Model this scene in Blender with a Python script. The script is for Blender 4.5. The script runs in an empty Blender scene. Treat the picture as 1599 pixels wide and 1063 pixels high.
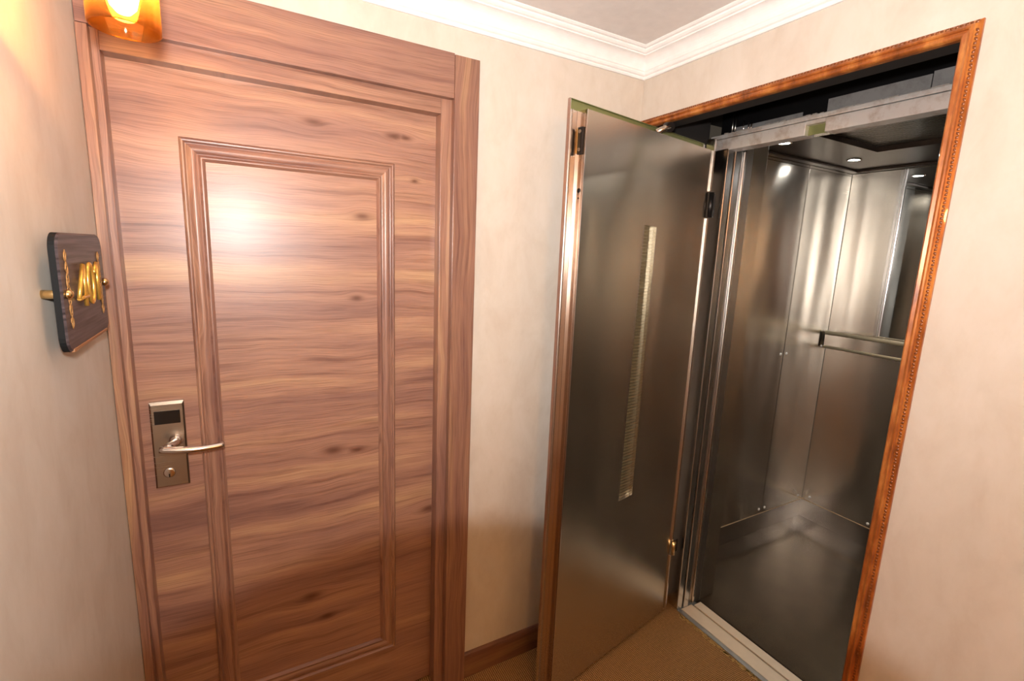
import bpy, bmesh, math, random
from mathutils import Vector, Matrix
random.seed(7)
C = bpy.context.scene.collection
PI = math.pi
H = 1.645            # eye height of the photographer
# ------------------------------------------------------------------ camera
Rr = Vector((0.87303685, -0.48599625, 0.04017833))
Fw = Vector((0.48496557, 0.85663161, -0.17604169))
Up = Rr.cross(Fw).normalized()
Rr = Fw.cross(Up).normalized()
cam_d = bpy.data.cameras.new('camera'); cam = bpy.data.objects.new('camera', cam_d); C.objects.link(cam)
cam_d.sensor_fit = 'HORIZONTAL'; cam_d.sensor_width = 36.0; cam_d.lens = 754.25/1599*36.0
cam_d.clip_start = .01; cam_d.clip_end = 50
CM = Matrix((Rr, Up, -Fw)).transposed().to_4x4(); CM.translation = (0, 0, H)
cam.matrix_world = CM
bpy.context.scene.camera = cam
sc = bpy.context.scene
# ------------------------------------------------------------------ colour management and world
vs = sc.view_settings
vs.view_transform = 'Standard'; vs.look = 'None'; vs.gamma = 1; vs.use_curve_mapping = False
vs.exposure = 0.0
w = bpy.data.worlds.new('world'); sc.world = w; w.use_nodes = True
w.node_tree.nodes['Background'].inputs[0].default_value = (1, .82, .62, 1)
w.node_tree.nodes['Background'].inputs[1].default_value = .05
# ------------------------------------------------------------------ lights
FLASH_W, AMB_W = 74.0, 16.0
def flash():
    """the photographer's flash: a small lamp above the lens; the wide lens barrel shades the lower middle of its beam"""
    d = bpy.data.lights.new('camera_flash', 'POINT'); o = bpy.data.objects.new('camera_flash', d); C.objects.link(o)
    m = CM.copy(); m.translation = Vector((0, 0, H)) + Up*.10 - Rr*.02 + Fw*.0; o.matrix_world = m
    d.energy = FLASH_W; d.shadow_soft_size = .03; d.color = (1, .985, .965)
    d.use_nodes = True; nt = d.node_tree; N = nt.nodes; L = nt.links
    em = N['Emission']
    tc = N.new('ShaderNodeTexCoord')
    def dot(v):
        n = N.new('ShaderNodeVectorMath'); n.operation = 'DOT_PRODUCT'; n.inputs[1].default_value = v
        L.new(tc.outputs['Normal'], n.inputs[0]); return n.outputs['Value']
    def sm(val, a, b, lo, hi):
        n = N.new('ShaderNodeMapRange'); n.interpolation_type = 'SMOOTHSTEP'
        for k, v in zip((1, 2, 3, 4), (a, b, lo, hi)): n.inputs[k].default_value = v
        L.new(val, n.inputs[0]); return n.outputs[0]
    a = math.radians(65)
    shade = sm(dot((0, -math.sin(a), -math.cos(a))), math.cos(math.radians(43.5)), math.cos(math.radians(40.5)), 1, .0)
    front = sm(dot((0, .707, -.707)), .1, 1.0, .55, 1.75)
    cover = sm(dot((0, 0, -1)), .34, .60, 0, 1)
    mu0 = N.new('ShaderNodeMath'); mu0.operation = 'MULTIPLY'; L.new(shade, mu0.inputs[0]); L.new(cover, mu0.inputs[1])
    mu = N.new('ShaderNodeMath'); mu.operation = 'MULTIPLY'; L.new(mu0.outputs[0], mu.inputs[0]); L.new(front, mu.inputs[1])
    L.new(mu.outputs[0], em.inputs['Strength'])
flash()
def lamp(name, loc, e, col, r=.05):
    d = bpy.data.lights.new(name, 'POINT'); o = bpy.data.objects.new(name, d); C.objects.link(o)
    o.location = loc; d.energy = e; d.color = col; d.shadow_soft_size = r
lamp('warm_fill', (-.14, -1.2, 2.05), AMB_W*2.2, (1, .52, .19), .06)  # unseen warm fill lights added behind the camera for ambience, no fixtures built
lamp('warm_fill', (1.2, -2.9, 2.05), AMB_W*2, (1, .52, .19), .06)

# ------------------------------------------------------------------ node helpers
def mat(name):
    m = bpy.data.materials.new(name); m.use_nodes = True
    nt = m.node_tree; return m, nt, nt.nodes, nt.links, nt.nodes['Principled BSDF']
def srgb(r, g, b):
    f = lambda c: (c/255/12.92) if c/255 <= .04045 else ((c/255+.055)/1.055)**2.4
    return (f(r), f(g), f(b), 1)
def math_(N, L, op, a, b=None):
    n = N.new('ShaderNodeMath'); n.operation = op
    for i, v in enumerate((a, b)):
        if v is None: continue
        if isinstance(v, (int, float)): n.inputs[i].default_value = v
        else: L.new(v, n.inputs[i])
    return n.outputs[0]
def noise(N, L, vec, scale, detail=4, rough=.55, dist=0):
    n = N.new('ShaderNodeTexNoise'); n.inputs['Scale'].default_value = scale; n.inputs['Detail'].default_value = detail
    n.inputs['Roughness'].default_value = rough; n.inputs['Distortion'].default_value = dist
    if vec is not None: L.new(vec, n.inputs['Vector'])
    return n.outputs['Fac']
def ramp(N, L, fac, stops):
    n = N.new('ShaderNodeValToRGB'); e = n.color_ramp.elements
    while len(e) < len(stops): e.new(.5)
    for el, (p, c) in zip(e, stops): el.position = p; el.color = c
    L.new(fac, n.inputs[0]); return n.outputs[0]
def mixc(N, L, fac, a, b, mode='MIX'):
    n = N.new('ShaderNodeMix'); n.data_type = 'RGBA'; n.blend_type = mode
    if isinstance(fac, (int, float)): n.inputs[0].default_value = fac
    else: L.new(fac, n.inputs[0])
    for k, v in ((6, a), (7, b)):
        if isinstance(v, tuple): n.inputs[k].default_value = v
        else: L.new(v, n.inputs[k])
    return n.outputs[2]
def bump(N, L, b, h, s, dist=.001):
    n = N.new('ShaderNodeBump'); n.inputs['Strength'].default_value = s; n.inputs['Distance'].default_value = dist
    L.new(h, n.inputs['Height']); L.new(n.outputs[0], b.inputs['Normal'])

def wood(name, axis='X', knots=(), dark=0, sat=1., rough=.38, coat=.25, seed=0.):
    m, nt, N, L, b = mat(name)
    tc = N.new('ShaderNodeTexCoord'); sp = N.new('ShaderNodeSeparateXYZ'); L.new(tc.outputs['Object'], sp.inputs[0])
    x, y, z = sp.outputs
    u, v = (x, z) if axis == 'X' else (z, math_(N, L, 'ADD', x, y))
    cb = N.new('ShaderNodeCombineXYZ'); L.new(u, cb.inputs[0]); L.new(v, cb.inputs[1]); cb.inputs[2].default_value = seed
    vv = v
    dk = None
    for (ku, kv, su, sv) in knots:
        du = math_(N, L, 'DIVIDE', math_(N, L, 'SUBTRACT', u, ku), su*1.5)
        dv0 = math_(N, L, 'SUBTRACT', v, kv)
        dv = math_(N, L, 'DIVIDE', dv0, sv*1.6)
        r2 = math_(N, L, 'ADD', math_(N, L, 'MULTIPLY', du, du), math_(N, L, 'MULTIPLY', dv, dv))
        g = math_(N, L, 'EXPONENT', math_(N, L, 'MULTIPLY', r2, -1.))
        vv = math_(N, L, 'SUBTRACT', vv, math_(N, L, 'MULTIPLY', math_(N, L, 'MULTIPLY', dv0, g), .85))
        g2 = math_(N, L, 'EXPONENT', math_(N, L, 'MULTIPLY', r2, -5.))
        dk = g2 if dk is None else math_(N, L, 'MAXIMUM', dk, g2)
    warp = noise(N, L, cb.outputs[0], 2.2, 3, .5)
    vv = math_(N, L, 'ADD', vv, math_(N, L, 'MULTIPLY', math_(N, L, 'SUBTRACT', warp, .5), .06))
    def st(us, vsx, detail, sc=1.):
        c2 = N.new('ShaderNodeCombineXYZ')
        L.new(math_(N, L, 'MULTIPLY', u, us), c2.inputs[0]); L.new(math_(N, L, 'MULTIPLY', vv, vsx), c2.inputs[1])
        c2.inputs[2].default_value = seed
        return noise(N, L, c2.outputs[0], sc, detail, .6)
    broad = st(.9, 10 if axis == 'X' else 18, 3); mid = st(1.6, 48 if axis == 'X' else 110, 4); fine = st(7, 400, 3)
    k = dark+7
    col = ramp(N, L, broad, [(.28, srgb(134-k, 101-k, 92-k)), (.42, srgb(158-k, 121-k, 107-k)), (.55, srgb(174-k, 135-k, 114-k)), (.70, srgb(194-k, 158-k, 125-k))])
    c2 = ramp(N, L, mid, [(.36, (.60, .53, .53, 1)), (.45, (.88, .86, .86, 1)), (.62, (1, 1, 1, 1))])
    col = mixc(N, L, .75, col, c2, 'MULTIPLY')
    c3 = ramp(N, L, fine, [(.38, (.58, .54, .53, 1)), (.55, (1, 1, 1, 1))])
    col = mixc(N, L, .6, col, c3, 'MULTIPLY')
    if dk is not None:
        col = mixc(N, L, math_(N, L, 'MULTIPLY', dk, .85), col, srgb(84, 48, 34))
    L.new(col, b.inputs['Base Color'])
    b.inputs['Roughness'].default_value = rough; b.inputs['Coat Weight'].default_value = coat; b.inputs['Coat Roughness'].default_value = .30
    b.inputs['Specular IOR Level'].default_value = .4
    bump(N, L, b, fine, .35, .0006)
    return m

def steel(name, col=(.60, .575, .545), rough=.24, aniso=.5, vert=False, wob=0, dirt=.0, dirtcol=(.25, .2, .16)):
    m, nt, N, L, b = mat(name)
    b.inputs['Metallic'].default_value = 1
    tc = N.new('ShaderNodeTexCoord')
    mp = N.new('ShaderNodeMapping'); mp.inputs['Scale'].default_value = (300, 300, 3) if vert else (3, 3, 400)
    L.new(tc.outputs['Object'], mp.inputs[0])
    n1 = noise(N, L, mp.outputs[0], 1, 2)
    n2 = noise(N, L, tc.outputs['Object'], 3.5, 3)
    b.inputs['Base Color'].default_value = (*col, 1)
    r = math_(N, L, 'ADD', math_(N, L, 'MULTIPLY', n1, .04), rough-.02)
    r = math_(N, L, 'ADD', r, math_(N, L, 'MULTIPLY', math_(N, L, 'SUBTRACT', n2, .5), .08))
    L.new(r, b.inputs['Roughness'])
    b.inputs['Anisotropic'].default_value = aniso
    g = N.new('ShaderNodeNewGeometry'); cr = N.new('ShaderNodeVectorMath'); cr.operation = 'CROSS_PRODUCT'
    L.new(g.outputs['Normal'], cr.inputs[0]); cr.inputs[1].default_value = (0.01, 0.02, 1)
    nz = N.new('ShaderNodeVectorMath'); nz.operation = 'NORMALIZE'; L.new(cr.outputs[0], nz.inputs[0])
    c3 = N.new('ShaderNodeVectorMath'); c3.operation = 'CROSS_PRODUCT'; L.new(nz.outputs[0], c3.inputs[0]); L.new(g.outputs['Normal'], c3.inputs[1])
    L.new(c3.outputs[0], b.inputs['Tangent'])
    if dirt:
        n3 = noise(N, L, tc.outputs['Object'], 14, 6, .7)
        f = ramp(N, L, n3, [(.45, (0, 0, 0, 1)), (.68, (dirt, dirt, dirt, 1))])
        c = mixc(N, L, f, (*col, 1), (*dirtcol, 1)); L.new(c, b.inputs['Base Color'])
    bump(N, L, b, n1, .02, .0003)
    if wob:
        mw = N.new('ShaderNodeMapping'); mw.inputs['Scale'].default_value = (3.4, 3.4, .8); L.new(tc.outputs['Object'], mw.inputs[0])
        bump(N, L, b, noise(N, L, mw.outputs[0], 1, 1), wob, .05)
    return m

def plain(name, col, rough=.5, metal=0, coat=0, spec=.5):
    m, nt, N, L, b = mat(name)
    tc = N.new('ShaderNodeTexCoord'); n = noise(N, L, tc.outputs['Object'], 25, 4)
    c = ramp(N, L, n, [(.3, tuple(x*.96 for x in col[:3])+(1,)), (.7, tuple(min(1, x*1.03) for x in col[:3])+(1,))])
    L.new(c, b.inputs['Base Color'])
    b.inputs['Roughness'].default_value = rough; b.inputs['Metallic'].default_value = metal; b.inputs['Coat Weight'].default_value = coat
    b.inputs['Specular IOR Level'].default_value = spec
    return m

def wallpaper():
    m, nt, N, L, b = mat('cream_wallpaper')
    tc = N.new('ShaderNodeTexCoord'); mp = N.new('ShaderNodeMapping'); mp.inputs['Scale'].default_value = (1, 1, .55)
    L.new(tc.outputs['Object'], mp.inputs[0])
    n1 = noise(N, L, mp.outputs[0], 9, 6, .62, .4)
    n2 = noise(N, L, mp.outputs[0], 38, 5, .6)
    c = ramp(N, L, n1, [(.3, srgb(196, 185, 172)), (.5, srgb(203, 194, 182)), (.7, srgb(208, 200, 190))])
    c2 = ramp(N, L, n2, [(.28, (.95, .94, .92, 1)), (.5, (1, 1, 1, 1))])
    c = mixc(N, L, .6, c, c2, 'MULTIPLY')
    L.new(c, b.inputs['Base Color']); b.inputs['Roughness'].default_value = .62; b.inputs['Specular IOR Level'].default_value = .3
    mp2 = N.new('ShaderNodeMapping'); mp2.inputs['Scale'].default_value = (160, 160, 40); L.new(tc.outputs['Object'], mp2.inputs[0])
    bump(N, L, b, noise(N, L, mp2.outputs[0], 1, 3), .25, .0006)
    return m
def carpet():
    m, nt, N, L, b = mat('woven_carpet')
    tc = N.new('ShaderNodeTexCoord')
    w1 = N.new('ShaderNodeTexWave'); w1.inputs['Scale'].default_value = 40; w1.bands_direction = 'X'; w1.inputs['Distortion'].default_value = 1.4; w1.inputs['Detail'].default_value = 2
    w2 = N.new('ShaderNodeTexWave'); w2.inputs['Scale'].default_value = 48; w2.bands_direction = 'Y'; w2.inputs['Distortion'].default_value = 1.4; w2.inputs['Detail'].default_value = 2
    rot = N.new('ShaderNodeMapping'); rot.inputs['Rotation'].default_value = (0, 0, .03); L.new(tc.outputs['Object'], rot.inputs[0])
    L.new(rot.outputs[0], w1.inputs['Vector']); L.new(rot.outputs[0], w2.inputs['Vector'])
    h = math_(N, L, 'MULTIPLY', w1.outputs['Fac'], w2.outputs['Fac'])
    n = noise(N, L, tc.outputs['Object'], 90, 4)
    c = ramp(N, L, h, [(0, srgb(116, 84, 52)), (.5, srgb(184, 143, 94)), (1, srgb(224, 184, 128))])
    c = mixc(N, L, .5, c, ramp(N, L, n, [(.3, (.6, .6, .6, 1)), (.65, (1.0, 1.0, 1.0, 1))]), 'MULTIPLY')
    L.new(c, b.inputs['Base Color']); b.inputs['Roughness'].default_value = .95; b.inputs['Specular IOR Level'].default_value = .1
    bump(N, L, b, h, .8, .002)
    return m
def gilt():
    m, nt, N, L, b = mat('gilt_frame_wood')
    tc = N.new('ShaderNodeTexCoord'); mp = N.new('ShaderNodeMapping'); mp.inputs['Scale'].default_value = (30, 30, 9); L.new(tc.outputs['Object'], mp.inputs[0])
    n = noise(N, L, mp.outputs[0], 1, 5, .65)
    c = ramp(N, L, n, [(.3, srgb(100, 52, 22)), (.5, srgb(164, 92, 40)), (.68, srgb(200, 132, 66))])
    L.new(c, b.inputs['Base Color']); b.inputs['Roughness'].default_value = .28; b.inputs['Metallic'].default_value = .25; b.inputs['Coat Weight'].default_value = .4
    return m
def amber():
    m, nt, N, L, b = mat('amber_glass')
    N.remove(b); out = N['Material Output']
    t = N.new('ShaderNodeBsdfTransparent'); t.inputs[0].default_value = (1, .86, .62, 1)
    g = N.new('ShaderNodeBsdfGlossy'); g.inputs['Roughness'].default_value = .05; g.inputs[0].default_value = (1, .8, .5, 1)
    fr = N.new('ShaderNodeFresnel'); fr.inputs[0].default_value = 1.5
    tl = N.new('ShaderNodeBsdfTranslucent'); tl.inputs[0].default_value = (1, .55, .18, 1); m0 = N.new('ShaderNodeMixShader'); m0.inputs[0].default_value = .16
    L.new(t.outputs[0], m0.inputs[1]); L.new(tl.outputs[0], m0.inputs[2])
    mx = N.new('ShaderNodeMixShader'); L.new(fr.outputs[0], mx.inputs[0]); L.new(m0.outputs[0], mx.inputs[1]); L.new(g.outputs[0], mx.inputs[2]); L.new(mx.outputs[0], out.inputs[0])
    return m
def emit(name, col, s):
    m, nt, N, L, b = mat(name); N.remove(b); e = N.new('ShaderNodeEmission'); e.inputs[0].default_value = col; e.inputs[1].default_value = s
    L.new(e.outputs[0], N['Material Output'].inputs[0]); return m

# ------------------------------------------------------------------ geometry helpers
class MB:
    def __init__(s): s.v = []; s.f = []; s.sm = []
    def box(s, x0, x1, y0, y1, z0, z1):
        i = len(s.v)
        s.v += [(x, y, z) for z in (z0, z1) for y in (y0, y1) for x in (x0, x1)]
        for q in ((0, 2, 3, 1), (4, 5, 7, 6), (0, 1, 5, 4), (2, 6, 7, 3), (0, 4, 6, 2), (1, 3, 7, 5)):
            s.f.append(tuple(i+k for k in q)); s.sm.append(False)
        return s
    def face(s, pts, smooth=False):
        i = len(s.v); s.v += [tuple(p) for p in pts]; s.f.append(tuple(range(i, i+len(pts)))); s.sm.append(smooth); return s
    def prism(s, poly, fn, a, b, smooth=False):
        """poly 2d list; fn(p, t)->3d; extruded from t=a to t=b, capped"""
        n = len(poly); i = len(s.v)
        s.v += [tuple(fn(p, a)) for p in poly] + [tuple(fn(p, b)) for p in poly]
        for k in range(n):
            s.f.append((i+k, i+(k+1) % n, i+n+(k+1) % n, i+n+k)); s.sm.append(smooth)
        s.f.append(tuple(i+k for k in reversed(range(n)))); s.sm.append(False)
        s.f.append(tuple(i+n+k for k in range(n))); s.sm.append(False)
        return s
    def tube(s, pts, r, n=12, r2=None, flat=1.0, closed=False):
        pts = [Vector(p) for p in pts]; i0 = len(s.v); m = len(pts); ref = None
        for k, p in enumerate(pts):
            if closed: t = (pts[(k+1) % m]-pts[k-1]).normalized()
            else: t = (pts[min(k+1, m-1)]-pts[max(k-1, 0)]).normalized()
            if ref is None:
                a = Vector((0, 0, 1)) if abs(t.z) < .9 else Vector((1, 0, 0)); ref = (a - t*a.dot(t)).normalized()
            else: ref = (ref - t*ref.dot(t)).normalized()
            bb = t.cross(ref); rr = r if r2 is None else r+(r2-r)*k/(m-1)
            for j in range(n):
                a = 2*PI*j/n; s.v.append(tuple(p+ref*math.cos(a)*rr+bb*math.sin(a)*rr*flat))
        rng = m if closed else m-1
        for k in range(rng):
            for j in range(n):
                a = i0+k*n; b = i0+((k+1) % m)*n
                s.f.append((a+j, a+(j+1) % n, b+(j+1) % n, b+j)); s.sm.append(True)
        if not closed:
            s.f.append(tuple(i0+j for j in reversed(range(n)))); s.sm.append(False)
            s.f.append(tuple(i0+(m-1)*n+j for j in range(n))); s.sm.append(False)
        return s
    def lathe(s, prof, c, ax='Z', n=24, smooth=True):
        """prof: (radius, height) list along axis"""
        i0 = len(s.v); c = Vector(c)
        for (r, h) in prof:
            for j in range(n):
                a = 2*PI*j/n; p = (r*math.cos(a), r*math.sin(a), h)
                if ax == 'X': p = (h, p[0], p[1])
                if ax == 'Y': p = (p[0], h, p[1])
                if ax == '-Y': p = (p[0], -h, -p[1])
                s.v.append(tuple(c+Vector(p)))
        for k in range(len(prof)-1):
            for j in range(n):
                a = i0+k*n; b = a+n
                s.f.append((a+j, a+(j+1) % n, b+(j+1) % n, b+j)); s.sm.append(smooth)
        if prof[0][0] > 1e-6: s.f.append(tuple(i0+j for j in reversed(range(n)))); s.sm.append(False)
        k = len(prof)-1
        if prof[k][0] > 1e-6: s.f.append(tuple(i0+k*n+j for j in range(n))); s.sm.append(False)
        return s
    def build(s, name, m, parent=None, bevel=0, origin=None, doubles=True):
        me = bpy.data.meshes.new(name)
        base = Vector(origin) if origin else (Vector((0, 0, 0)))
        if parent is not None and parent.get('_w'): base = Vector(parent['_w'])
        me.from_pydata([tuple(Vector(p)-base) for p in s.v], [], s.f); 
        me.polygons.foreach_set('use_smooth', s.sm)
        if isinstance(m, (list, tuple)):
            for q in m: me.materials.append(q)
        else: me.materials.append(m)
        bm = bmesh.new(); bm.from_mesh(me)
        bmesh.ops.remove_doubles(bm, verts=bm.verts, dist=1e-6)
        bmesh.ops.recalc_face_normals(bm, faces=bm.faces); bm.to_mesh(me); bm.free()
        o = bpy.data.objects.new(name, me); C.objects.link(o)
        if parent is not None: o.parent = parent
        elif origin: o.location = base
        if parent is not None and parent.get('_w'): o['_w'] = parent['_w']
        if bevel:
            b = o.modifiers.new('bevel', 'BEVEL'); b.width = bevel; b.segments = 2; b.limit_method = 'ANGLE'; b.angle_limit = math.radians(40)
        return o
def empty(name, loc, rz=0, local=False):
    o = bpy.data.objects.new(name, None); C.objects.link(o); o.location = loc; o.rotation_euler = (0, 0, rz); o.empty_display_size = .05
    if not local: o['_w'] = tuple(loc)       # parts are written in world coordinates and shifted to the base
    return o
def tag(o, label=None, cat=None, group=None, kind=None):
    if label: o['label'] = label
    if cat: o['category'] = cat
    if group: o['group'] = group
    if kind: o['kind'] = kind
    return o
def struct(o, label=None, cat=None): return tag(o, label, cat, kind='structure')

def frame_piece(mb, rect, prof, side, fn):
    """one mitred piece of a moulding round rect=(a0,a1,b0,b1); prof=(inset, height); fn(a,b,h)->3d"""
    a0, a1, b0, b1 = rect; i = len(mb.v); n = len(prof)
    for e in (0, 1):
        for d, h in prof:
            if side == 'top': p = ((a0+d) if e == 0 else (a1-d), b1-d)
            if side == 'bottom': p = ((a0+d) if e == 0 else (a1-d), b0+d)
            if side == 'left': p = (a0+d, (b0+d) if e == 0 else (b1-d))
            if side == 'right': p = (a1-d, (b0+d) if e == 0 else (b1-d))
            mb.v.append(tuple(fn(p[0], p[1], h)))
    for k in range(n):
        mb.f.append((i+k, i+(k+1) % n, i+n+(k+1) % n, i+n+k)); mb.sm.append(False)
    mb.f.append(tuple(i+k for k in range(n))); mb.sm.append(False)
    mb.f.append(tuple(i+n+k for k in range(n))); mb.sm.append(False)
    return mb
def rrect(y0, y1, z0, z1, r, n=6):
    out = []
    for cx, cz, a in ((y1-r, z1-r, 0), (y0+r, z1-r, 90), (y0+r, z0+r, 180), (y1-r, z0+r, 270)):
        for k in range(n+1):
            t = math.radians(a+90*k/n); out.append((cx+r*math.cos(t), cz+r*math.sin(t)))
    return out

# ------------------------------------------------------------------ dimensions
XL, XR, YB, ZC, YF = -.288, 1.38, 1.50, 2.396, -4.2
OY0, OY1, OZ = .527, 1.472, 2.136      # opening in the right wall
DX0, DX1, DZ = -.252, .569, 2.063      # door opening, clear
M_wall = wallpaper(); M_carpet = carpet(); M_ceil = plain('ceiling_plaster', srgb(222, 216, 212), .8, spec=.2)
M_white = plain('white_plaster_moulding', srgb(236, 235, 234), .45)
M_dark = plain('dark_reveal', srgb(38, 34, 32), .8, spec=.3)
KN = [(.236, 1.0, .05, .022), (.335, 1.74, .04, .016), (.315, 1.49, .03, .014), (.205, 1.99, .05, .015), (.435, 1.985, .04, .014), (.47, 1.985, .03, .012),
      (.155, .50, .05, .02), (.20, .41, .03, .012), (.50, 1.86, .02, .009), (.56, .72, .05, .02), (.31, .99, .04, .014)]
DRX = .158
M_woodX = wood('walnut_horizontal_grain', 'X', [(a-DRX, b, c, d) for a, b, c, d in KN])
M_woodXh = wood('walnut_header_grain', 'X', (), 6, seed=3.)
M_woodZ = wood('walnut_vertical_grain', 'Z', (), 4, seed=5.)
M_woodZf = wood('walnut_frame_grain', 'Z', (), 14, seed=9.)
M_base = wood('brown_baseboard_wood', 'X', (), 40, rough=.4, seed=11.)

# ------------------------------------------------------------------ room shell
ft = .10
b = MB().box(XL-.1, 1.745, YF-.1, 1.7, -.12, 0)
struct(b.build('floor', M_carpet), 'brown woven carpet floor running into the lift doorway', 'floor')
struct(MB().box(XL-.1, XR+.1, YF-.1, 1.6, ZC, ZC+.1).build('ceiling', M_ceil), 'pale grey plaster ceiling inside the crown moulding', 'ceiling')
struct(MB().box(XL-.1, XL, YF-.1, 1.6, 0, ZC).build('wall_left', M_wall), 'mottled cream wallpapered wall behind the number sign', 'wall')
b = MB().box(XL-.05, -.2885, YB, YB+.1, 0, DZ+.05).box(.684, XR, YB, YB+.1, 0, 2.236).box(-.2885, .684, YB+.008, YB+.1, DZ+.055, 2.236).box(XL, XR, YB, YB+.1, 2.236, ZC)
struct(b.build('wall_back', M_wall), 'cream wallpapered wall around the wooden door', 'wall')
b = MB().box(XR, XR+.06, YF, OY0, 0, ZC).box(XR, XR+.06, OY1, YB+.1, 0, ZC).box(XR, XR+.06, OY0, OY1, OZ, ZC)
struct(b.build('wall_right', M_wall), 'cream wallpapered wall with the lift opening', 'wall')
struct(MB().box(XL, XR, YF-.1, YF, 0, ZC).build('wall_front', M_wall), 'cream wall closing the corridor behind the camera', 'wall')
# sides of the deep lift reveal, cream below and dark above, behind the wallpapered face
b = MB().box(XR+.06, 1.741, OY1+.002, 1.62, 0, 2.02).box(XR+.06, 1.741, .30, OY0-.03, 0, 2.02)
struct(b.build('wall_reveal_sides', M_wall), 'cream side faces of the deep lift doorway', 'wall')
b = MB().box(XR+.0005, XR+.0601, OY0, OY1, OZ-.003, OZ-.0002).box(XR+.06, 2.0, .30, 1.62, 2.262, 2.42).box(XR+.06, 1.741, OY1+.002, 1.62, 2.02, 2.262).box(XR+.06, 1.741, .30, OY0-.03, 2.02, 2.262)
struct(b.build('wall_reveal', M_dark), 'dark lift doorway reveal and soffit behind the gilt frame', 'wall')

def crown(name, side, label):
    P = [(0, .084), (.007, .084), (.010, .079), (.010, .075), (.016, .072), (.019, .067), (.019, .063)]
    for k in range(9):
        t = k/8*PI/2
        P.append((.022+.034*(1-math.cos(t)), .060-.036*math.sin(t)))
    P += [(.056, .020), (.062, .018), (.067, .013), (.068, .008), (.075, .007), (.080, .003), (.080, 0), (0, 0)]
    mb = frame_piece(MB(), (XL, XR, YF, YB), P, side, lambda a, b_, h: (a, b_, ZC-h))
    o = mb.build(name, M_white); struct(o, label, 'moulding')
crown('trim_1', 'top', 'white crown moulding over the wooden door wall')
crown('trim_2', 'right', 'white crown moulding over the lift wall')
crown('trim_3', 'left', 'white crown moulding over the wall with the number sign')

bp = [(0, 0), (.014, 0), (.014, .088), (.011, .097), (.006, .103), (0, .104)]
def base(name, fn, a, b_, label): struct(MB().prism(bp, fn, a, b_).build(name, M_base), label, 'baseboard')
base('baseboard_back', lambda p, t: (t, YB-p[0], p[1]), .687, XR, 'brown wooden baseboard between the door casing and the lift wall')
base('baseboard_right', lambda p, t: (XR-p[0], t, p[1]), YF, .49, 'brown wooden baseboard along the lift wall')
base('baseboard_left', lambda p, t: (XL+p[0], t, p[1]), YF, 1.45, 'brown wooden baseboard under the number sign')

# ------------------------------------------------------------------ wooden door frame (casing)
cas = empty('door_frame', (DRX, YB, 0)); tag(cas, 'walnut door frame with wide flat casing around the closed room door', 'door frame')
MB().box(.603, .685, 1.481, 1.5075, .0, 2.231).build('casing_post', M_woodZf, cas, .0015)
MB().box(-.287, -.266, 1.481, 1.5075, .0, 2.105).build('casing_post', M_woodZf, cas, .0015)
MB().box(-.287, .6025, 1.484, 1.5075, 2.107, 2.235).build('casing_header', M_woodXh, cas, .0015)
# jamb: rebated lining pieces
MB().box(DX1, .612, 1.508, 1.56, 0, DZ+.055).build('jamb', M_woodZ, cas, .0015)
MB().box(-.275, DX0, 1.508, 1.56, 0, DZ+.055).build('jamb', M_woodZ, cas, .0015)
MB().box(DX0, DX1, 1.508, 1.56, DZ, DZ+.055).build('head_jamb', M_woodXh, cas, .0015)

# ------------------------------------------------------------------ room door
YD = 1.552
door = empty('door_1', (DRX, YD, 0)); tag(door, 'closed walnut hotel room door with raised rectangular moulding and lever lock', 'door', kind='structure')
MB().box(DX0-.008, DX1+.004, YD, YD+.045, .010, DZ+.004).build('door_leaf', M_woodX, door, .0015)
R_ = (-.119, .434, .213, 1.903)
rect = (-.0772*1.545, .2811*1.545, H-.9357*1.545, H+.168*1.545)
P = [(0, 0), (0, .003), (.003, .008), (.006, .0105), (.009, .010), (.011, .007), (.013, .0035), (.015, .003)]
for k in range(1, 8): P.append((.015+.022*k/8, .003+.0055*math.sin(PI*k/8*.9)))
P += [(.038, .004), (.0400, .0035), (.0425, .006), (.046, .0095), (.049, .0095), (.052, .006), (.055, .002), (.0555, 0)]
for side, mt in (('top', M_woodXh), ('bottom', M_woodXh), ('left', M_woodZ), ('right', M_woodZ)):
    frame_piece(MB(), rect, P, side, lambda a, b_, h: (a, YD-h, b_)).build('moulding', mt, door)
# electronic lock
M_sat = steel('satin_nickel', (.50, .44, .37), .26, .2)
M_chr = steel('brushed_chrome', (.72, .69, .66), .16, .0)
M_blk = plain('black_display', srgb(14, 13, 14), .12, coat=.6)
lx0, lx1, lz0, lz1 = -.2295, -.152, .973, 1.217; yl = YD-.016
pl = MB()
i = len(pl.v)
o_, q_ = .004, .0035
poly = [(lx0, lz0), (lx1, lz0), (lx1, lz1), (lx0, lz1)]
inn = [(lx0+o_, lz0+o_), (lx1-o_, lz0+o_), (lx1-o_, lz1-.008), (lx0+o_, lz1-.008)]
for k in range(4):
    pl.face([(poly[k][0], YD, poly[k][1]), (poly[(k+1) % 4][0], YD, poly[(k+1) % 4][1]), (poly[(k+1) % 4][0], yl+q_, poly[(k+1) % 4][1]), (poly[k][0], yl+q_, poly[k][1])])
    pl.face([(poly[k][0], yl+q_, poly[k][1]), (poly[(k+1) % 4][0], yl+q_, poly[(k+1) % 4][1]), (inn[(k+1) % 4][0], yl, inn[(k+1) % 4][1]), (inn[k][0], yl, inn[k][1])])
pl.face([(p[0], yl, p[1]) for p in inn]); pl.face([(p[0], YD, p[1]) for p in poly])
lock = pl.build('lock_plate', M_sat, door)
tag(lock, 'satin nickel lock plate')
tag(MB().box(-.220, -.162, yl-.0012, yl+.002, 1.155, 1.192).build('card_reader_window', M_blk, lock, .0006), 'black card reader window')
MB().lathe([(.0, .003), (.010, .003), (.0125, .0022), (.014, .001), (.014, 0)], (-.197, yl, 1.015), '-Y', 28).build('key_cylinder', M_chr, lock)
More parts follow.
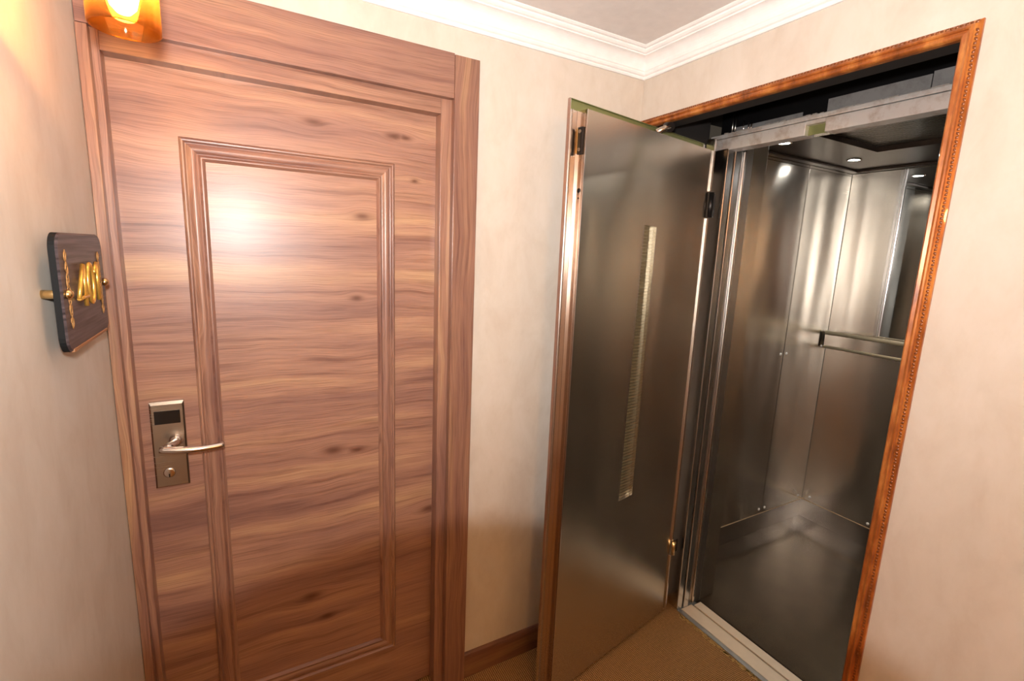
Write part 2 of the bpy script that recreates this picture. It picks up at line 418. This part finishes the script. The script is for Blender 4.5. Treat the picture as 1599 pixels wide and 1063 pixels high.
MB().box(-.1985, -.1955, yl-.0036, yl-.002, 1.003, 1.012).build('keyhole', M_blk, lock)
# lever handle: neck rising from the plate, then the lever
hb = MB().lathe([(.016, 0), (.016, .006), (.013, .010), (.010, .012), (.0, .0125)], (-.176, yl, 1.107), '-Y', 28)
hb.build('handle_rosette', M_chr, lock)
pts = [(-.176, yl-.006, 1.107), (-.176, yl-.022, 1.107), (-.180, yl-.036, 1.107), (-.188, yl-.047, 1.106), (-.1965, yl-.054, 1.103)]
hn = MB().tube(pts, .0105, 16)
hn.build('handle_neck', M_chr, lock)
pts = []
for k in range(17):
    t = k/16; pts.append((-.206+.144*t, yl-.056-.010*math.sin(PI*t)*.8+.004*t, 1.1005-.010*t+.004*(2*t-1)**2))
hl = MB().tube(pts, .0088, 18); tag(hl.build('lever_handle', M_chr, lock), 'brushed chrome lever handle')

# ------------------------------------------------------------------ room number sign
sg = empty('room_number_sign', (XL, 1.21, 1.447)); tag(sg, 'dark wooden rounded sign with gold number 401 on brass wall studs', 'sign')
m, nt, N, L, bs = mat('dark_slate_wood')
tc = N.new('ShaderNodeTexCoord'); mp = N.new('ShaderNodeMapping'); mp.inputs['Scale'].default_value = (6, 6, 190); L.new(tc.outputs['Object'], mp.inputs[0])
nn = noise(N, L, mp.outputs[0], 1, 4); L.new(ramp(N, L, nn, [(.35, srgb(42, 34, 36)), (.65, srgb(84, 74, 78))]), bs.inputs['Base Color']); bs.inputs['Roughness'].default_value = .4
bump(N, L, bs, nn, .4, .0006); M_sign = m
M_edge = plain('sign_edge_grey', srgb(17, 19, 21), .7, spec=.2); M_tan = plain('sign_bevel_tan', srgb(150, 105, 70), .5)
XF = -.258
out = rrect(1.060, 1.356, 1.447, 1.650, .028); inn = rrect(1.063, 1.353, 1.450, 1.647, .026)
sb = MB(); n = len(out); f_i = []
sb.prism(out, lambda p, t: (t, p[0], p[1]), XF-.012, XF-.003)
sb.build('sign_back', M_edge, sg)
sb = MB()
for k in range(n):
    j = (k+1) % n
    sb.face([(XF-.003, *out[k]), (XF-.003, *out[j]), (XF, *inn[j]), (XF, *inn[k])])
sb.face([(XF, *p) for p in inn]); sb.face([(XF-.0031, *p) for p in out])
sb.build('sign_panel', M_sign, sg)
# light bevel along the lower edge
lo = [(1.081+(1.347-1.081)*k/10, 1.447) for k in range(11)]
lb = MB(); lb.box(XF-.008, XF+.0012, 1.085, 1.330, 1.4465, 1.4525)
tag(lb.build('lower_edge', M_tan, sg, .001), 'tan lower edge strip')
M_gold = plain('polished_yellow_brass', (.86, .50, .10), .25, metal=.75)
M_dull = plain('dull_gold_print', (.38, .20, .07), .5, metal=.3)
M_brass = plain('brass_stud', (.80, .58, .28), .22, metal=1)
def digit(strokes, z0, label):
    mb = MB()
    for st, closed in strokes: mb.tube([(XF+.0055, a, b_) for a, b_ in st], .0036, 10, closed=closed)
    o = mb.build('digit', M_gold, sg); tag(o, label)
zt, zb = 1.594, 1.520
digit([([(1.172, zb-.002), (1.172, 1.558), (1.172, zt)], False), ([(1.172, zt), (1.150, 1.565), (1.128, 1.535)], False), ([(1.128, 1.535), (1.155, 1.535), (1.186, 1.535)], False)], 0, 'gold figure 4')
digit([([(1.215+.019*math.cos(2*PI*k/20), (zt+zb)/2+(zt-zb)/2*math.sin(2*PI*k/20)) for k in range(20)], True)], 0, 'gold figure 0')
digit([([(1.245, zt-.020), (1.256, zt-.008), (1.267, zt)], False), ([(1.267, zt), (1.267, 1.56), (1.267, zb)], False)], 0, 'gold figure 1')
def flourish(y, z0, z1):
    mb = MB(); n = 60
    for ph in (0, PI):
        mb.tube([(XF+.0012, y+.0065*math.sin(t*22+ph)*(.5+.5*math.sin(PI*t)), z0+(z1-z0)*t) for t in [k/n for k in range(n+1)]], .0009, 5)
    for k in range(6):
        zz = z0+(z1-z0)*(k+.5)/6
        mb.tube([(XF+.0012, y+.009*math.cos(a)*(1 if k % 2 else -1)*.7, zz+.008*math.sin(a)) for a in [PI*q/8*1.5 for q in range(9)]], .0012, 5)
    o = mb.build('flourish', M_dull, sg); tag(o, 'thin gold script ornament running up the sign')
flourish(1.092, 1.487, 1.622); flourish(1.312, 1.487, 1.615)
for yy, zz in ((1.075, 1.548), (1.337, 1.551)):
    pin = MB().lathe([(.0075, 0), (.0075, .032)], (XL, yy, zz), 'X', 20).build('wall_stud', M_brass, sg)
    MB().lathe([(.0075, 0), (.0085, .003), (.0075, .007), (.004, .010), (0, .011)], (XF+.0002, yy, zz), 'X', 20).build('stud_cap', M_brass, pin)

# ------------------------------------------------------------------ wall lamp
SX, SY = -.136, 1.02
wl = empty('wall_lamp', (XL, SY, 2.10)); tag(wl, 'lit wall lamp with amber glass cylinder beside the door top', 'lamp')
prof = [(.044, 1.965), (.0455, 1.963), (.047, 1.965), (.047, 2.13), (.044, 2.13), (.044, 1.965)]
g = MB().lathe([(r, z) for r, z in prof], (SX, SY, 0), 'Z', 48); g.f = [f for f in g.f if len(f) == 4]; g.sm = [True]*len(g.f)
g.build('glass_shade', amber(), wl)
MB().lathe([(.0, 1.985), (.009, 1.987), (.017, 1.996), (.021, 2.012), (.021, 2.035), (.016, 2.065), (.012, 2.085), (.012, 2.095)], (SX, SY, 0), 'Z', 24).build('bulb', emit('lit_bulb', (1, .48, .14, 1), 130), wl)
MB().lathe([(.014, 2.095), (.014, 2.135), (.048, 2.135), (.048, 2.150), (.02, 2.155), (.0, 2.156)], (SX, SY, 0), 'Z', 32).build('lamp_holder', M_brass, wl)
MB().tube([(SX, SY, 2.153), (SX, SY, 2.18), (SX-.03, SY, 2.195), (SX-.09, SY, 2.195), (XL+.01, SY, 2.19)], .007, 12).build('lamp_arm', M_brass, wl)
MB().lathe([(.05, 0), (.05, .008), (.04, .013), (0, .015)], (XL, SY, 2.19), 'X', 32).build('wall_plate', M_brass, wl)

# ------------------------------------------------------------------ gilt frame around the lift opening
fr = empty('gilt_frame', (XR, 1.0, 0)); tag(fr, 'gilded brown picture style wooden frame with beaded edge around the lift opening', 'frame')
M_gilt = gilt(); M_carv = plain('carved_dark_gilt', srgb(120, 66, 28), .35, metal=.3)
frect = (.4965, 1.499, -2.166, 2.166)
P = [(0, 0), (0, .006), (.003, .010), (.0105, .016), (.012, .020), (.015, .0215), (.018, .020), (.0195, .016), (.021, .0155), (.0275, .0175), (.030, .016), (.0325, .011), (.0335, .0), ]
def fpiece(side, zmin=0.):
    mb = frame_piece(MB(), frect, P, side, lambda a, b_, h: (XR-h, a, max(b_, zmin)))
    return mb
pieces = {}
for side in ('left', 'right', 'top'):
    pieces[side] = fpiece(side).build('frame_moulding', M_gilt, fr)
# carved beading on the outer slope, many small leaves
def bead(mb, c, d, up):
    c = Vector(c); d = Vector(d)*.0052; up = Vector(up)*.0030; s = Vector((-1, 0, 0))*.0035
    i = len(mb.v)
    mb.v += [tuple(c-d), tuple(c+up*1.2), tuple(c+d), tuple(c-up*1.2), tuple(c+s)]
    for q in ((0, 1, 4), (1, 2, 4), (2, 3, 4), (3, 0, 4)): mb.f.append(tuple(i+k for k in q)); mb.sm.append(True)
bd = MB(); z = .01
k = 0
while z < 2.15:
    w_ = .6 if k % 2 else -.6
    bead(bd, (XR-.0132, .4965+.0062, z), (0, w_, .8), (0, .8, -w_)); z += .0085; k += 1
y = .505
while y < 1.49:
    w_ = .6 if k % 2 else -.6
    bead(bd, (XR-.0132, y, 2.166-.0062), (0, .8, w_), (0, -w_, .8)); y += .0085; k += 1
tag(bd.build('carved_beading', M_carv, fr), 'dark carved leaf beading along the outer edge', kind='stuff')

# ------------------------------------------------------------------ open landing door of the lift
ST = steel('door_stainless', (.66, .59, .50), .25, .78, wob=.2)
ST2 = steel('bright_stainless', (.78, .74, .71), .20, .5)
GRN = plain('greenish_zinc', srgb(136, 140, 92), .4, metal=.6)
ANG = math.radians(10.789)
ld = empty('door_2', (1.675, 1.3955, 0), ANG, local=True)
tag(ld, 'open stainless steel lift landing door with tall narrow wired glass slot', 'door', kind='structure')
SL = -.748
def quad_sheet(mb, y, hole, x0, x1, z0, z1):
    """sheet face at y with a four-sided hole given as TL,TR,BR,BL"""
    O = [(x0, z1), (x1, z1), (x1, z0), (x0, z0)]
    for k in range(4):
        j = (k+1) % 4
        mb.face([(O[k][0], y, O[k][1]), (O[j][0], y, O[j][1]), (hole[j][0], y, hole[j][1]), (hole[k][0], y, hole[k][1])])
hole = [(-.412, 1.766), (-.333, 1.764), (-.337, .706), (-.429, .704)]
lb = MB(); quad_sheet(lb, 0, hole, SL, 0, .012, 2.084)
for k in range(4):
    j = (k+1) % 4; lb.face([(hole[k][0], 0, hole[k][1]), (hole[j][0], 0, hole[j][1]), (hole[j][0], .018, hole[j][1]), (hole[k][0], .018, hole[k][1])])
# box sides
sd = MB().box(SL-.0004, SL, 0, .041, .012, 2.084); sd.build('side_face', steel('side_steel', (.72, .58, .48), .12, 0), ld)  # copper tint puts the reflected walnut into the steel colour
lb.face([(0, 0, .012), (0, 0, 2.084), (0, .041, 2.084), (0, .041, .012)])
lb.face([(SL, 0, 2.084), (0, 0, 2.084), (0, .041, 2.084), (SL, .041, 2.084)])
lb.face([(SL, 0, .012), (0, 0, .012), (0, .041, .012), (SL, .041, .012)])
lb.face([(SL, .041, .012), (0, .041, .012), (0, .041, 2.084), (SL, .041, 2.084)])
lb.build('inner_panel', ST, ld)
# thin bright folded edge on the free side
MB().box(SL-.0012, SL+.0022, -.0012, .0005, .012, 2.084).build('edge_fold', ST2, ld)
# landing-side skin: larger plate with returned lips
sk = MB().box(-.790, .012, .0415, .0435, .010, 2.113)
tag(sk.build('outer_skin', ST2, ld), 'bright outer steel skin wider than the panel')
tag(MB().box(-.788, -.004, .0400, .0414, 2.0855, 2.1125).build('top_flange', GRN, ld), 'greenish zinc coated top flange')
MB().box(-.7905, -.7885, .032, .0435, .010, 2.113).build('lip', ST2, ld)
MB().box(-.776, -.774, .034, .0414, .010, 2.085).build('lip', ST2, ld)
MB().box(-.790, -.004, .034, .0414, 2.1122, 2.1138).build('lip', GRN, ld)
# wired glass strip
m, nt, N, L, bs = mat('wired_glass')
tc = N.new('ShaderNodeTexCoord'); br = N.new('ShaderNodeTexBrick'); br.offset = 0; br.inputs['Scale'].default_value = 1
br.inputs['Brick Width'].default_value = .0125; br.inputs['Row Height'].default_value = .0125; br.inputs['Mortar Size'].default_value = .0009
mp = N.new('ShaderNodeMapping'); mp.inputs['Rotation'].default_value = (PI/2, 0, 0); L.new(tc.outputs['Object'], mp.inputs[0]); L.new(mp.outputs[0], br.inputs['Vector'])
L.new(ramp(N, L, br.outputs['Fac'], [(0, srgb(126, 116, 88)), (1, srgb(76, 70, 54))]), bs.inputs['Base Color'])
bs.inputs['Roughness'].default_value = .14; bs.inputs['Metallic'].default_value = .35
bump(N, L, bs, br.outputs['Fac'], .5, .001)
wg = MB().face([(p[0], .0165, p[1]) for p in hole])
gl = wg.build('wired_glass_pane', m, ld); tag(gl, 'yellowish wired glass strip')
wr = MB()
z = .712
while z < 1.762:
    t = (z-.704)/(1.766-.704); wr.box(-.429+.017*t+.001, -.337+.004*t-.001, .0150, .0164, z-.0007, z+.0007); z += .0125
tag(wr.build('wire_mesh', steel('wire', (.35, .32, .24), .3, 0), ld), kind='stuff')
rl = MB()
for (a, b_, w_) in ((hole[0], hole[3], .003), (hole[1], hole[2], .003)):
    rl.face([(a[0]-w_, -.0009, a[1]), (a[0]+w_*.3, -.0009, a[1]), (b_[0]+w_*.3, -.0009, b_[1]), (b_[0]-w_, -.0009, b_[1])])
    rl.face([(a[0]-w_, .0, a[1]), (a[0]+w_*.3, .0, a[1]), (b_[0]+w_*.3, .0, b_[1]), (b_[0]-w_, .0, b_[1])])
rl.build('slot_edge', ST2, ld)
# latch keeper with two screws, hole, on the free side
M_iron = plain('dark_iron', srgb(52, 50, 50), .35, metal=.8)
lk = MB().box(SL-.007, SL-.0003, .008, .030, 1.955, 2.035).build('latch_keeper', M_iron, ld, .002)
MB().box(SL-.013, SL-.006, .024, .031, 1.957, 2.030).build('latch_bar', M_brass, lk, .001)
for zz in (1.968, 2.021): MB().lathe([(.0055, 0), (.0045, .003), (0, .004)], (SL-.0115, .017, zz), 'X', 12).build('screw', M_sat, lk)
MB().lathe([(.007, 0), (.007, .0012), (0, .0013)], (SL-.0015, .016, 1.848), 'X', 18).build('lock_hole', M_blk, ld)
MB().lathe([(.003, 0), (.003, .0011), (0, .0012)], (SL-.0013, .016, 1.825), 'X', 12).build('screw_hole', M_blk, ld)
# roller pivot on the top edge
rp = MB().tube([(-.376, .012, 2.086), (-.350, -.004, 2.101), (-.333, -.012, 2.108)], .0105, 16).build('roller_arm', M_sat, ld)
MB().tube([(-.336, -.020, 2.106), (-.326, .004, 2.112)], .0165, 20).build('roller', M_iron, rp)
# hinge side rail in three lengths with hinge knuckles between
for z0, z1 in ((.02, .30), (.372, 1.822), (1.925, 2.13)):
    MB().box(.0005, .013, -.007, .030, z0, z1).build('hinge_rail', ST2, ld, .002)
for z0, z1, mt, lbl in ((1.824, 1.923, M_iron, 'dark iron hinge'), (.302, .370, M_brass, 'brass coloured lower hinge')):
    hg = MB().tube([(.013, -.010, z0), (.013, -.010, z1)], .0095, 14).build('hinge', mt, ld); tag(hg, lbl)
    MB().box(.0135, .050, -.008, -.004, z0+.004, z1-.004).build('hinge_leaf', M_iron, hg)

# ------------------------------------------------------------------ fixed landing frame: jambs, lintel, sill
GAL = steel('galvanised_steel', (.74, .71, .68), .42, .3, dirt=.8, dirtcol=(.42, .30, .22)); GAL.node_tree.nodes['Principled BSDF'].inputs['Metallic'].default_value = .55
JM = steel('jamb_stainless', (.70, .68, .66), .22, .6)
JD = steel('dark_stainless', (.5, .48, .46), .30, .5)
lf = empty('landing_door_frame', (1.80, .95, 0)); tag(lf, 'stainless steel fixed frame with lintel and grooved sill inside the lift opening', 'door frame')
def az(x, deg): return x*math.tan(math.radians(deg))
def jamb(sgn):
    # sgn=1 left (far) jamb, -1 right jamb mirrored about y=.925
    Y = (lambda y: y) if sgn > 0 else (lambda y: 2*.935-y)
    def B(x0, x1, y0, y1, z0, z1):
        a, c = sorted((Y(y0), Y(y1))); return MB().box(x0, x1, a, c, z0, z1)
    B(1.742, 1.776, 1.372, 1.470, 0.002, 2.10).build('jamb_rebate', JM, lf, .003)
    B(1.7785, 1.782, 1.380, 1.470, 0.002, 2.10).build('jamb_groove', JD, lf)
    B(1.784, 1.816, 1.369, 1.470, 0.002, 2.10).build('jamb_stile', JM, lf, .003)
    B(1.8175, 1.845, 1.380, 1.470, 0.002, 2.10).build('jamb_return', JD, lf)
    B(1.847, 1.858, 1.3715, 1.470, 0.002, 2.10).build('jamb_edge', ST2, lf, .002)
jamb(1); jamb(-1)
# lintel beam with a notch for the lock
NY0, NY1 = 1.004, 1.070
MB().box(1.742, 1.80, NY1, 1.470, 2.092, 2.138).build('lintel_beam', GAL, lf, .002)
MB().box(1.742, 1.80, .400, NY0, 2.092, 2.138).build('lintel_beam', GAL, lf, .002)
MB().box(1.742, 1.80, NY0, NY1, 2.125, 2.138).build('lintel_bridge', GAL, lf)
tag(MB().box(1.762, 1.765, NY0, NY1, 2.094, 2.125).build('latch_pocket', GRN, lf), 'greenish zinc pocket for the latch')
MB().box(1.746, 1.84, .40, 1.470, 2.1415, 2.157).build('lintel_ledge', GAL, lf, .002)
r2 = MB()
rnd = random.Random(3)
for k in range(90):
    yy = .62+.80*rnd.random(); s_ = .0015+.003*rnd.random()
    r2.box(1.747+.008*rnd.random(), 1.753+.01*rnd.random(), yy-s_*2, yy+s_*2, 2.157, 2.157+s_)
tag(r2.build('mortar_crumbs', plain('mortar_crumb', srgb(150, 140, 130), .9), lf), kind='stuff')
DKS = steel('header_sheet', (.40, .385, .375), .40, .3, dirt=.6, dirtcol=(.20, .18, .17)); DKS.node_tree.nodes['Principled BSDF'].inputs['Metallic'].default_value = .6
for y0, y1, z1 in ((1.12, 1.40, 2.188), (.745, 1.035, 2.212), (.45, .742, 2.218)):
    MB().box(1.795, 1.798, y0, y1, 2.158, z1).build('header_panel', DKS, lf)
MB().box(1.806, 1.81, .40, 1.47, 2.154, 2.262).build('header_backing', plain('void_shade_black', srgb(24, 23, 24), .35, metal=.5), lf)  # black sheet standing in for the shadowed void above the lintel
for yy, h_ in ((1.385, .05), (1.335, .028), (1.312, .022), (1.30, .02), (1.372, .04)):
    MB().tube([(1.765, yy, 2.153), (1.765, yy, 2.153+h_*1.6)], .003, 8).build('bolt', ST2, lf)
# sill
AL = plain('sill_aluminium', (.80, .68, .52), .42, metal=.35)
MB().box(1.746, 1.768, .40, 1.3715, -.01, .002).build('sill_nosing', JD, lf, .001)
MB().box(1.769, 1.838, .40, 1.3685, -.01, .003).build('sill_plate', AL, lf, .001)
MB().box(1.8385, 1.8465, .40, 1.3685, -.01, -.003).build('sill_groove', JD, lf)
MB().box(1.847, 1.893, .40, 1.360, -.01, .003).build('sill_plate', AL, lf, .001)
# crumbling adhesive line along the carpet edge
gm = MB(); rnd = random.Random(5)
for k in range(110):
    yy = .55+.80*(k/110)+.004*rnd.random(); xx = 1.7455-.005-.016*rnd.random()**1.5; s_ = .003+.006*rnd.random()
    pts = [(xx+s_*math.cos(a)*(.7+.5*rnd.random()), yy+s_*1.3*math.sin(a)*(.7+.5*rnd.random())) for a in [2*PI*q/7 for q in range(7)]]
    gm.prism(pts, lambda p, t: (p[0], p[1], t), .0002, .0015)
o = gm.build('glue_residue', plain('dried_glue', srgb(176, 140, 76), .6)); tag(o, 'dried yellowish glue line on the carpet along the lift sill', 'glue', kind='stuff')

# ------------------------------------------------------------------ lift cab
CX0, CX1, CY0, CY1, CZ = 1.905, 3.185, .40, 1.633, 2.20
CB = steel('cab_stainless', (.66, .615, .55), .22, .78, wob=.24)
CB2 = steel('cab_skirting_steel', (.52, .49, .46), .18, .5)
CBR = plain('bronze_ceiling', srgb(64, 50, 40), .35, metal=.6)
GLD = plain('edge_glint_gold', (.78, .58, .34), .35, metal=.3)  # gold glint of reflected light on the panel edges, put into the colour
cab = empty('lift_cab', (2.55, 1.0, 0)); tag(cab, 'brushed stainless steel lift cab interior with mirror, handrail and spotlights', 'lift cab')
m, nt, N, L, bs = mat('cab_floor_dark')
tc = N.new('ShaderNodeTexCoord'); n1 = noise(N, L, tc.outputs['Object'], 9, 5)
L.new(ramp(N, L, n1, [(.3, srgb(88, 76, 64)), (.7, srgb(104, 92, 78))]), bs.inputs['Base Color']); bs.inputs['Metallic'].default_value = .8; bs.inputs['Roughness'].default_value = .2
MB().box(CX0, CX1+.03, CY0-.03, CY1+.03, -.03, 0).build('cab_floor', m, cab)
def scr(x, y, z, ax, d): 
    MB().lathe([(.0085, 0), (.008, .002), (.004, .005), (0, .0055)] if d > 0 else [(.0085, 0), (.008, -.002), (.004, -.005), (0, -.0055)], (x, y, z), ax, 12).build('screw', SCW, cab)
ZB, ZT = .128, 2.196
SCW = plain('screw_zinc', (.85, .82, .78), .3, metal=.4)
# left wall panels (face at CY1), back wall panels (face at CX1), right wall panels
for x0, x1 in ((2.006, 2.7465), (2.7515, CX1-.004)):
    MB().box(x0, x1, CY1, CY1+.02, ZB, 2.172).build('wall_panel', CB, cab, .001)
    MB().box(x0, x1, CY1+.0005, CY1+.02, 2.1745, CZ).build('wall_top_strip', CB, cab)
    MB().box(x0, x1, CY1-.0005, CY1+.003, ZB-.004, ZB).build('panel_edge_glint', GLD, cab)
for y0, y1 in ((1.02, CY1-.0), (CY0, 1.018)):
    MB().box(CX1, CX1+.02, y0, y1, ZB, 2.185).build('wall_panel', CB, cab, .001)
    MB().box(CX1-.0005, CX1+.003, y0, y1, ZB-.004, ZB).build('panel_edge_glint', GLD, cab)
    MB().box(CX1+.0005, CX1+.02, y0, y1, 2.187, CZ).build('wall_top_strip', CB, cab)
for x0, x1 in ((2.006, 2.748), (2.7505, CX1)):
    MB().box(x0, x1, CY0-.02, CY0, ZB, CZ).build('wall_panel', CB, cab, .001)
MB().box(2.006, CX1+.02, CY1+.008, CY1+.028, 0.001, ZB-.005).build('skirting', CB2, cab)
MB().box(CX1+.008, CX1+.028, CY0, CY1+.008, 0.001, ZB-.005).build('skirting', CB2, cab)
MB().box(2.006, CX1+.02, CY0-.028, CY0-.008, 0.001, ZB-.005).build('skirting', CB2, cab)
for x, z in ((2.722, 1.135), (2.778, 1.135), (2.722, .158), (2.778, .158), (3.135, .158), (3.135, 1.16)): scr(x, CY1, z, 'Y', -1)
for y, z in ((1.585, .158), (1.245, .152)): scr(CX1, y, z, 'X', -1)
# front returns and header
MB().box(1.905, 2.003, 1.3765, 1.66, 0.001, CZ).build('front_return', CB, cab, .003)
MB().box(1.862, 1.903, 1.3745, 1.47, 0.001, 2.12).build('front_return_edge', JD, cab, .001)
MB().box(1.905, 2.003, .37, .49, 0.001, CZ).build('front_return', CB, cab, .003)
MB().box(1.905, 2.003, .491, 1.3755, 2.145, CZ).build('front_header', CB, cab)
# ceiling border with raised slatted centre
SX0, SX1, SY0, SY1 = 2.17, 2.72, .62, 1.30
cb = MB().box(2.003, SX0, CY0, CY1, CZ, CZ+.01).box(SX1, CX1, CY0, CY1, CZ, CZ+.01).box(SX0, SX1, CY0, SY0, CZ, CZ+.01).box(SX0, SX1, SY1, CY1, CZ, CZ+.01)
cb.build('ceiling_border', CBR, cab)
up = MB().box(SX0-.003, SX0, SY0, SY1, CZ+.010, CZ+.045).box(SX1, SX1+.003, SY0, SY1, CZ+.010, CZ+.045).box(SX0, SX1, SY0-.003, SY0, CZ+.010, CZ+.045).box(SX0, SX1, SY1, SY1+.003, CZ+.010, CZ+.045)
up.box(SX0-.003, SX1+.003, SY0-.003, SY1+.003, CZ+.060, CZ+.064)
up.build('ceiling_recess', CBR, cab)
SLT = steel('slat_bronze', (.26, .23, .20), .3, .2)
x = SX0+.012
while x < SX1-.01:
    MB().box(x, x+.011, SY0, SY1, CZ+.022, CZ+.036).build('slat', SLT, cab); x += .0245
# perimeter cove trim
for bx in ((2.01, CX1-.012, CY1-.045, CY1-.004), (2.01, CX1-.012, CY0+.004, CY0+.045)):
    MB().box(bx[0], bx[1], bx[2], bx[3], CZ-.012, CZ).build('ceiling_trim', CBR, cab, .002)
MB().box(CX1-.045, CX1-.004, CY0+.046, CY1-.046, CZ-.012, CZ).build('ceiling_trim', CBR, cab, .002)
M_spot = emit('cab_spot', (1, .97, .92, 1), 60)
def cab_light(x, y):
    d = bpy.data.lights.new('cab_spotlight', 'SPOT'); o = bpy.data.objects.new('cab_spotlight', d); C.objects.link(o)
    o.location = (x, y, CZ-.012); d.energy = 9; d.spot_size = math.radians(125); d.spot_blend = .8; d.shadow_soft_size = .024; d.color = (1, .95, .88)
for sx, sy in ((2.22, 1.455), (2.82, 1.45), (2.82, .60), (2.22, .60)):
    MB().lathe([(.034, 0), (.034, -.004), (.026, -.005), (.026, 0)], (sx, sy, CZ), 'Z', 28).build('spot_ring', ST2, cab)
    cab_light(sx, sy)
    MB().lathe([(.0255, -.001), (.0255, -.003), (0, -.0035)], (sx, sy, CZ), 'Z', 24).build('spot_lamp', M_spot, cab)
# mirror and handrail on the back wall
MIR = steel('mirror', (.85, .86, .86), .05, 0)
m, nt, N, L, bs = mat('mirror_glass'); bs.inputs['Metallic'].default_value = 1; bs.inputs['Roughness'].default_value = .02; bs.inputs['Base Color'].default_value = (.8, .82, .81, 1)
MB().box(CX1-.006, CX1-.001, .47, 1.350, 1.262, 2.182).build('mirror_pane', m, cab)
MB().box(CX1-.012, CX1-.0005, 1.351, 1.383, 1.262, 2.182).build('mirror_frame', ST2, cab, .002)
MB().box(CX1-.014, CX1-.012, 1.362, 1.366, 1.262, 2.182).build('frame_bead', JD, cab)
hr = MB().tube([(CX1-.052, 1.617, 1.247), (CX1-.052, .42, 1.247)], .0125, 14).build('handrail', plain('rail_steel', (.86, .74, .52), .3, metal=.75), cab)
MB().tube([(CX1-.052, 1.617, 1.162), (CX1-.052, .42, 1.162)], .0105, 14).build('rail_tube', hr.data.materials[0], hr)
MB().box(CX1-.058, CX1-.050, .42, 1.617, 1.165, 1.244).build('rail_web', CB, hr)
for yy in (1.50, .60): MB().box(CX1-.046, CX1-.0005, yy-.02, yy+.02, 1.185, 1.225).build('rail_bracket', CB, hr)
MB().box(CX1-.060, CX1-.044, 1.6172, 1.6195, 1.158, 1.252).build('rail_end_cap', M_iron, hr)

for o in bpy.data.objects:
    if '_w' in o: del o['_w']
